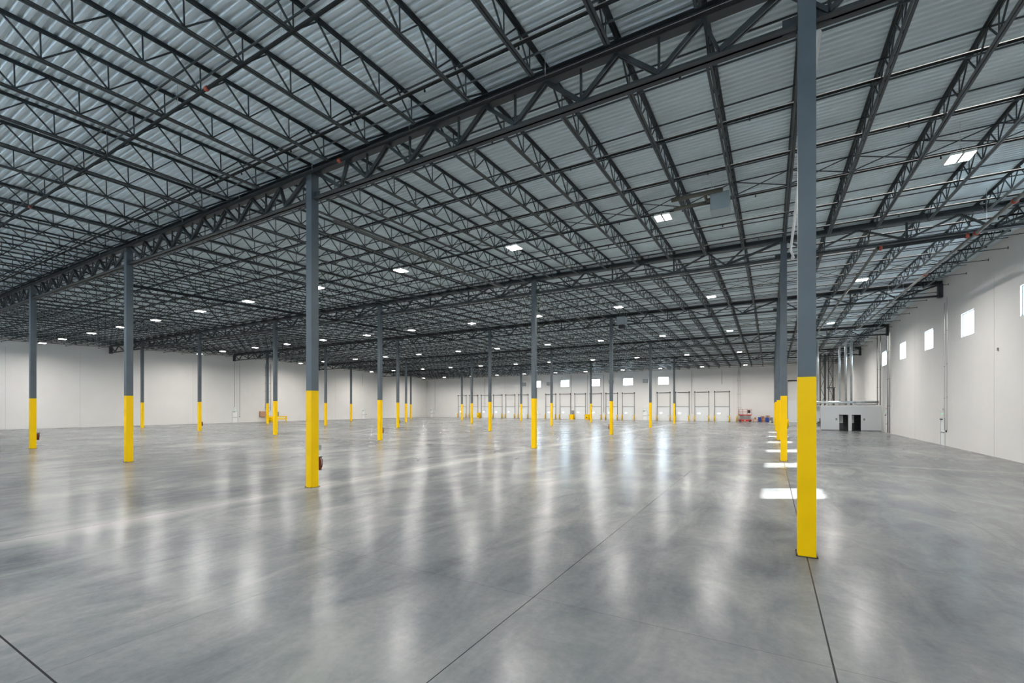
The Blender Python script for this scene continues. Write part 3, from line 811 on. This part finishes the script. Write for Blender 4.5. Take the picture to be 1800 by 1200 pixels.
MB().box(0, 0.38, -0.02, 0.02, 0.95, 1.9).build('upper_panel', M['white'], r); MB().box(0, 0.38, -0.02, 0.02, 0.02, 0.95).build('lower_panel', M['tile'], r)
r = thing('open_door', 'white door leaf standing open inside the right restroom doorway', 'door', (8.86, BYY0 + 1.1, 0))
MB().box(0, 0.26, -0.02, 0.02, 0.95, 1.9).build('upper_panel', M['white'], r); MB().box(0, 0.26, -0.02, 0.02, 0.02, 0.95).build('lower_panel', M['tile'], r)
for x, ds in ((7.2, 'left'), (10.0, 'right')):
    r = thing('door_sign', 'small dark square sign %s of the restroom doorways' % ds, 'sign', (x, BYY0, 1.3))
    MB().box(-0.09, 0.09, -0.02, 0, 0, 0.25).build('plate', M['grey'], r)
r = thing('drinking_fountain', 'brown-grey double drinking fountain in the recess beside the restroom block', 'fountain', (5.25, BYY0 + 0.9, 0))
MB().box(-0.35, 0.0, -0.4, 0, 0.80, 0.90).build('basin', M['duct_brown'], r)
MB().box(0.03, 0.34, -0.4, 0, 0.95, 1.05).build('basin', M['duct_brown'], r)
MB().box(0.05, 0.32, -0.22, 0, 0.45, 0.95).build('housing', M['grey'], r); MB().box(0.24, 0.34, -0.05, 0, 1.05, 1.5).build('back_panel', M['duct_brown'], r)
# on top of the block: rail, pipes
r = thing('duct_run', 'silver duct and pipes lying along the restroom block roof', 'duct', (8.5, BYY0 + 0.6, BH + 0.1))
MB().tube([(-3.6, 0.3, 0.42), (3.0, 0.3, 0.42)], 0.17, 12).build('round_duct', M['galv'], r)
MB().tube([(-2.4, 0, 0.02), (-1.6, 0, 0.34), (0.2, 0, 0.34), (0.9, 0, 0.12), (2.9, 0, 0.12)], 0.06, 8).build('flexible_pipe', M['galv'], r)
MB().tube([(-1.9, -0.3, 0.06), (2.7, -0.3, 0.06)], 0.035, 8).build('dark_pipe', M['pipe_grey'], r)
for k in range(6): MB().box(-3.5 + k * 1.3, -3.46 + k * 1.3, 0.05, 0.12, 0, 0.62).build('bracket', M['galv'], r)
for x, rad, zt, ds in ((5.3, 0.17, 11.6, 'leftmost, partly behind the nearest column'), (7.66, 0.12, 10.6, 'second from left'), (8.33, 0.14, 11.0, 'third from left'), (8.9, 0.15, 11.5, 'rightmost and brightest')):
    r = thing('vent_duct', 'galvanised vertical duct rising from the restroom block, %s' % ds, 'duct', (x, BYY0 + 1.5, BH + 0.1))
    MB().tube([(0, 0, 0), (0, 0, zt - BH - 0.5), (0.05, 0.1, zt - BH - 0.15), (0.08, 0.45, zt - BH + 0.1)], rad, 14).build('pipe', M['galv'], r)
    for z in (1.9, 4.2, 6.4): MB().tube([(0, 0, z), (0, 0, z + 0.05)], rad * 1.08, 14).build('seam_band', M['galv'], r)
for x in (WR - 0.33, WR - 0.06):
    conduit('thin pipe on the right wall above the restroom block, %s' % ('outer of two' if x < WR - 0.2 else 'inner of two'), [(x, BYY0 + 0.3, 11.9), (x, BYY0 + 0.3, BH + 0.12)], 0.04, 'pipe_grey')
# braced steel tower behind the block
TY = 85.0
r = thing('steel_tower', 'dark cross-braced steel tower with landing behind the restroom block', 'tower', (7.5, TY, 0))
for x, w_, m in ((6.72, 0.2, 'duct_brown'), (7.33, 0.26, 'girder'), (7.78, 0.1, 'girder'), (8.36, 0.12, 'girder')):
    MB().box(x - 7.5 - w_ / 2, x - 7.5 + w_ / 2, -w_ / 2, w_ / 2, 0, zdeck(TY) - 0.85).build('post', M[m], r)
for xa, xb in ((6.78, 7.26), (7.82, 8.32)):
    z = 0.5; s = 0
    while z < 10.2:
        p, q = ((xa - 7.5, 0, z), (xb - 7.5, 0, z + 1.35)) if s == 0 else ((xb - 7.5, 0, z), (xa - 7.5, 0, z + 1.35))
        MB().bar(p, q, 0.07, 0.07).build('brace', M['girder'], r); z += 1.35; s = 1 - s
MB().box(0.1, 1.1, -0.6, 0.6, 5.85, 5.98).build('landing', M['girder'], r)
b = MB()
for k in range(28): b.box(0.35, 0.75, 0.25, 0.28, 0.4 + 0.35 * k, 0.43 + 0.35 * k)
b.box(0.33, 0.37, 0.24, 0.29, 0.2, 10.5); b.box(0.73, 0.77, 0.24, 0.29, 0.2, 10.5); b.build('ladder', M['pipe_grey'], r)
for x in (0.1, 1.06): MB().box(x - 0.02, x + 0.02, -0.6, -0.56, 5.98, 7.9).build('guard_post', M['pipe_grey'], r)
for k, (xx, ww) in enumerate(((0.98, 0.16),)): MB().box(xx - ww / 2, xx + ww / 2, -0.1, 0.1, 0, 5.85).build('post', M['girder'], r)
# bollard standing before the block
o = link('bollard', bollard_me, None, (2.2, 78.0, 0)); tag(o, 'yellow bollard standing alone before the drive-in door', 'bollard')

# ------------------------------------------------------------------ scissor lift and clutter by the far wall
r = thing('scissor_lift', 'red scissor lift parked by the far wall, platform lowered', 'lift', (-4.35, 99.8, 0))
b = MB(); b.box(-1.15, 1.15, -0.42, 0.42, 0.16, 0.52); b.box(-0.7, 0.7, -0.43, 0.43, 0.10, 0.45); b.build('chassis', M['red'], r)
for sx in (-0.85, 0.85):
    for sy in (-0.42, 0.42):
        MB().tube([(sx, sy - 0.07, 0.2), (sx, sy + 0.07, 0.2)], 0.2, 16).build('wheel', M['dark'], r)
for k in range(5):
    b = MB(); z = 0.56 + 0.14 * k
    for s in (-0.36, 0.36):
        b.bar((-1.0, s, z), (1.0, s, z + 0.13), 0.04, 0.07); b.bar((-1.0, s, z + 0.13), (1.0, s, z), 0.04, 0.07)
    b.build('scissor_arm', M['grey'], r)
MB().box(-1.15, 1.15, -0.44, 0.44, 1.28, 1.46).build('platform', M['red'], r)
b = MB()
for sx in (-1.12, -0.4, 0.35, 1.12):
    for sy in (-0.42, 0.42): b.box(sx - 0.022, sx + 0.022, sy - 0.022, sy + 0.022, 1.46, 2.5)
for sy in (-0.42, 0.42):
    for z in (2.0, 2.47): b.box(-1.12, 1.12, sy - 0.018, sy + 0.018, z, z + 0.04)
for sx in (-1.12, 1.12):
    for z in (2.0, 2.47): b.box(sx - 0.018, sx + 0.018, -0.42, 0.42, z, z + 0.04)
b.build('guard_rail', M['red'], r)
MB().box(0.45, 0.95, -0.50, -0.44, 1.75, 2.35).build('control_box', M['dark'], r)
MB().box(-0.1, 0.06, -0.44, -0.43, 0.22, 0.38).build('decal', M['white'], r)
o = link('bollard', bollard_me, None, (-5.95, 101.2, 0)); tag(o, 'yellow bollard behind the left end of the red scissor lift', 'bollard')
def bin_(label, loc, w, d, h, m, name='waste_bin'):
    r = thing(name, label, 'bin', loc)
    b = MB(); b.quadbox([(-w * .42, -d * .42, 0.06), (w * .42, -d * .42, 0.06), (w * .42, d * .42, 0.06), (-w * .42, d * .42, 0.06), (-w / 2, -d / 2, h), (w / 2, -d / 2, h), (w / 2, d / 2, h), (-w / 2, d / 2, h)]); b.build('tub', M[m], r)
    MB().box(-w / 2 - 0.03, w / 2 + 0.03, -d / 2 - 0.03, d / 2 + 0.03, h, h + 0.05).build('rim', M[m], r)
    for s in (-1, 1): MB().tube([(s * w * .36, -0.03, 0.06), (s * w * .36, 0.03, 0.06)], 0.06, 10).build('wheel', M['dark'], r)
    return r
def cart(label, loc, w, m='orange'):
    r = thing('tool_cart', label, 'cart', loc)
    for z in (0.16, 0.48): MB().box(-w / 2, w / 2, -0.3, 0.3, z, z + 0.08).build('shelf', M[m], r)
    for sx in (-1, 1):
        for sy in (-1, 1):
            MB().box(sx * w * .46 - 0.02, sx * w * .46 + 0.02, sy * 0.27 - 0.02, sy * 0.27 + 0.02, 0.08, 0.56).build('post', M['dark'], r)
            MB().tube([(sx * w * .46, sy * 0.27 - 0.02, 0.05), (sx * w * .46, sy * 0.27 + 0.02, 0.05)], 0.05, 8).build('wheel', M['dark'], r)
    MB().bar((-w / 2, -0.27, 0.56), (w * 0.15, -0.27, 1.1), 0.03, 0.03).build('handle', M['red'], r)
    return r
cart('yellow tool cart with angled red handle right of the scissor lift', (-2.55, 100.0, 0), 0.75)
bin_('tall blue waste bin next to the yellow tool cart', (-1.85, 100.2, 0), 0.6, 0.55, 0.92, 'blue')
cart('low orange cart between the two blue bins', (-1.2, 99.3, 0), 0.55)
bin_('second blue waste bin further right among the clutter', (-0.62, 100.1, 0), 0.62, 0.55, 0.85, 'blue')
bin_('grey bin right of the second blue waste bin', (0.1, 100.2, 0), 0.6, 0.6, 0.9, 'grey')
bin_('wide olive bin at the left of the olive pair', (0.95, 100.3, 0), 0.62, 0.6, 0.8, 'green')
bin_('wide olive bin nearest the yellow columns', (1.65, 100.3, 0), 0.6, 0.6, 0.82, 'green')
for k, (x, y, z, w_, h, m, ds) in enumerate(((-1.35, 101.0, 0, 0.7, 1.15, 'cardboard', 'tall cardboard box behind the low orange cart'), (-0.5, 101.0, 0, 0.7, 1.3, 'cardboard', 'tallest cardboard box behind the second blue bin'),
                                   (-0.05, 99.5, 0, 0.3, 0.35, 'white', 'small white box on floor before the grey bin'), (-1.05, 98.6, 0, 0.4, 0.22, 'cardboard', 'flat cardboard box on floor before the orange cart'), (-2.6, 100.0, 0.562, 0.3, 0.3, 'cardboard', 'small cardboard box on the yellow tool cart'))):
    r = thing('storage_box', ds, 'box', (x, y, z)); MB().box(-w_ / 2, w_ / 2, -0.2, 0.2, 0, h).build('carton', M[m], r)
    MB().box(-0.03, 0.03, -0.202, 0.202, 0, h + 0.003).build('tape', M['cardboard'] if m != 'cardboard' else M['duct_brown'], r)

# ------------------------------------------------------------------ unit heaters
def heater(label, loc, s, flue):
    r = thing('unit_heater', label, 'heater', loc)
    MB().box(-0.34 * s, 0.34 * s, -0.4 * s, 0.4 * s, -0.33 * s, 0.33 * s).build('casing', M['heater'], r)
    b = MB()
    for k in range(7): b.box(-0.3 * s, 0.3 * s, 0.4 * s, 0.43 * s, (-0.28 + 0.08 * k) * s, (-0.24 + 0.08 * k) * s)
    b.build('grille', M['grey'], r)
    for sx in (-1, 1):
        for sy in (-1, 1): MB().tube([(sx * 0.3 * s, sy * 0.35 * s, 0.33 * s), (sx * 0.3 * s, sy * 0.35 * s, zdeck(loc[1]) - loc[2])], 0.008, 5).build('hanger_rod', M['galv'], r)
    if flue:
        MB().tube([(0.15, -0.75, 0.25), (-1.75, -0.75, 0.25)], 0.085, 12).build('flue', M['duct_brown'], r)
        MB().tube([(-0.34, -0.2, 0.2), (-0.5, -0.2, 0.2), (-0.5, -0.75, 0.25)], 0.06, 10).build('flue', M['duct_brown'], r)
        MB().tube([(-0.5, -0.2, 0.1), (-1.75, -0.2, 0.1)], 0.07, 12).build('flue', M['duct_brown'], r)
    else:
        MB().box(-0.28, 0.28, -0.3, 0.3, -0.75, -0.33 * s).build('hood', M['dark'], r)
heater('pale blue-grey unit heater with brown flues under the roof', (-1.75, 19.9, 11.15), 1.0, True)
heater('smaller grey unit heater near the third girder row', (-13.2, 45.6, 11.75), 1.2, False)

# ------------------------------------------------------------------ fire extinguishers on columns
def extinguisher(i, j, face, label):
    x, y = PX - BX * i, PY + BY * j
    off = {'back': (0.09, 0.156, 0), 'left': (-0.156, 0.0, pi / 2)}[face]
    r = thing('fire_extinguisher', label, 'fire extinguisher', (x + off[0], y + off[1], 0.62), off[2], 'fire extinguishers on columns')
    MB().tube([(0, 0.085, 0), (0, 0.085, 0.36), (0, 0.085, 0.42), (0, 0.085, 0.46)], [0.075, 0.075, 0.045, 0.025], 14).build('cylinder', M['darkred'], r)
    b = MB(); b.box(-0.015, 0.015, 0.03, 0.19, 0.46, 0.50); b.build('handle', M['dark'], r)
    MB().tube([(0, 0.12, 0.47), (0.09, 0.14, 0.40), (0.1, 0.13, 0.2), (0.09, 0.12, 0.1)], 0.014, 6).build('hose', M['dark'], r)
    MB().box(-0.05, 0.05, 0.0, 0.02, 0.08, 0.44).build('bracket', M['dark'], r)
for a in ((3, 0, 'back', 'red fire extinguisher on the leftmost column of the first row'), (1, 0, 'back', 'dark red fire extinguisher on second column of first row'),
          (4, 1, 'back', 'fire extinguisher on fifth column from right, second row'), (2, 1, 'back', 'fire extinguisher on third column from right, second row'),
          (3, 2, 'back', 'fire extinguisher on fourth column from right, third row'), (1, 2, 'left', 'fire extinguisher on second column from right, third row'),
          (4, 2, 'left', 'fire extinguisher on fifth column from right, third row')):
    extinguisher(*a)
r = thing('column_sign', 'small grey placard sticking out from the second column of the first row', 'sign', (PX - BX + 0.05, PY + 0.156, 1.36))
MB().box(-0.012, 0.012, 0, 0.19, 0, 0.19).build('plate', M['heater'], r)
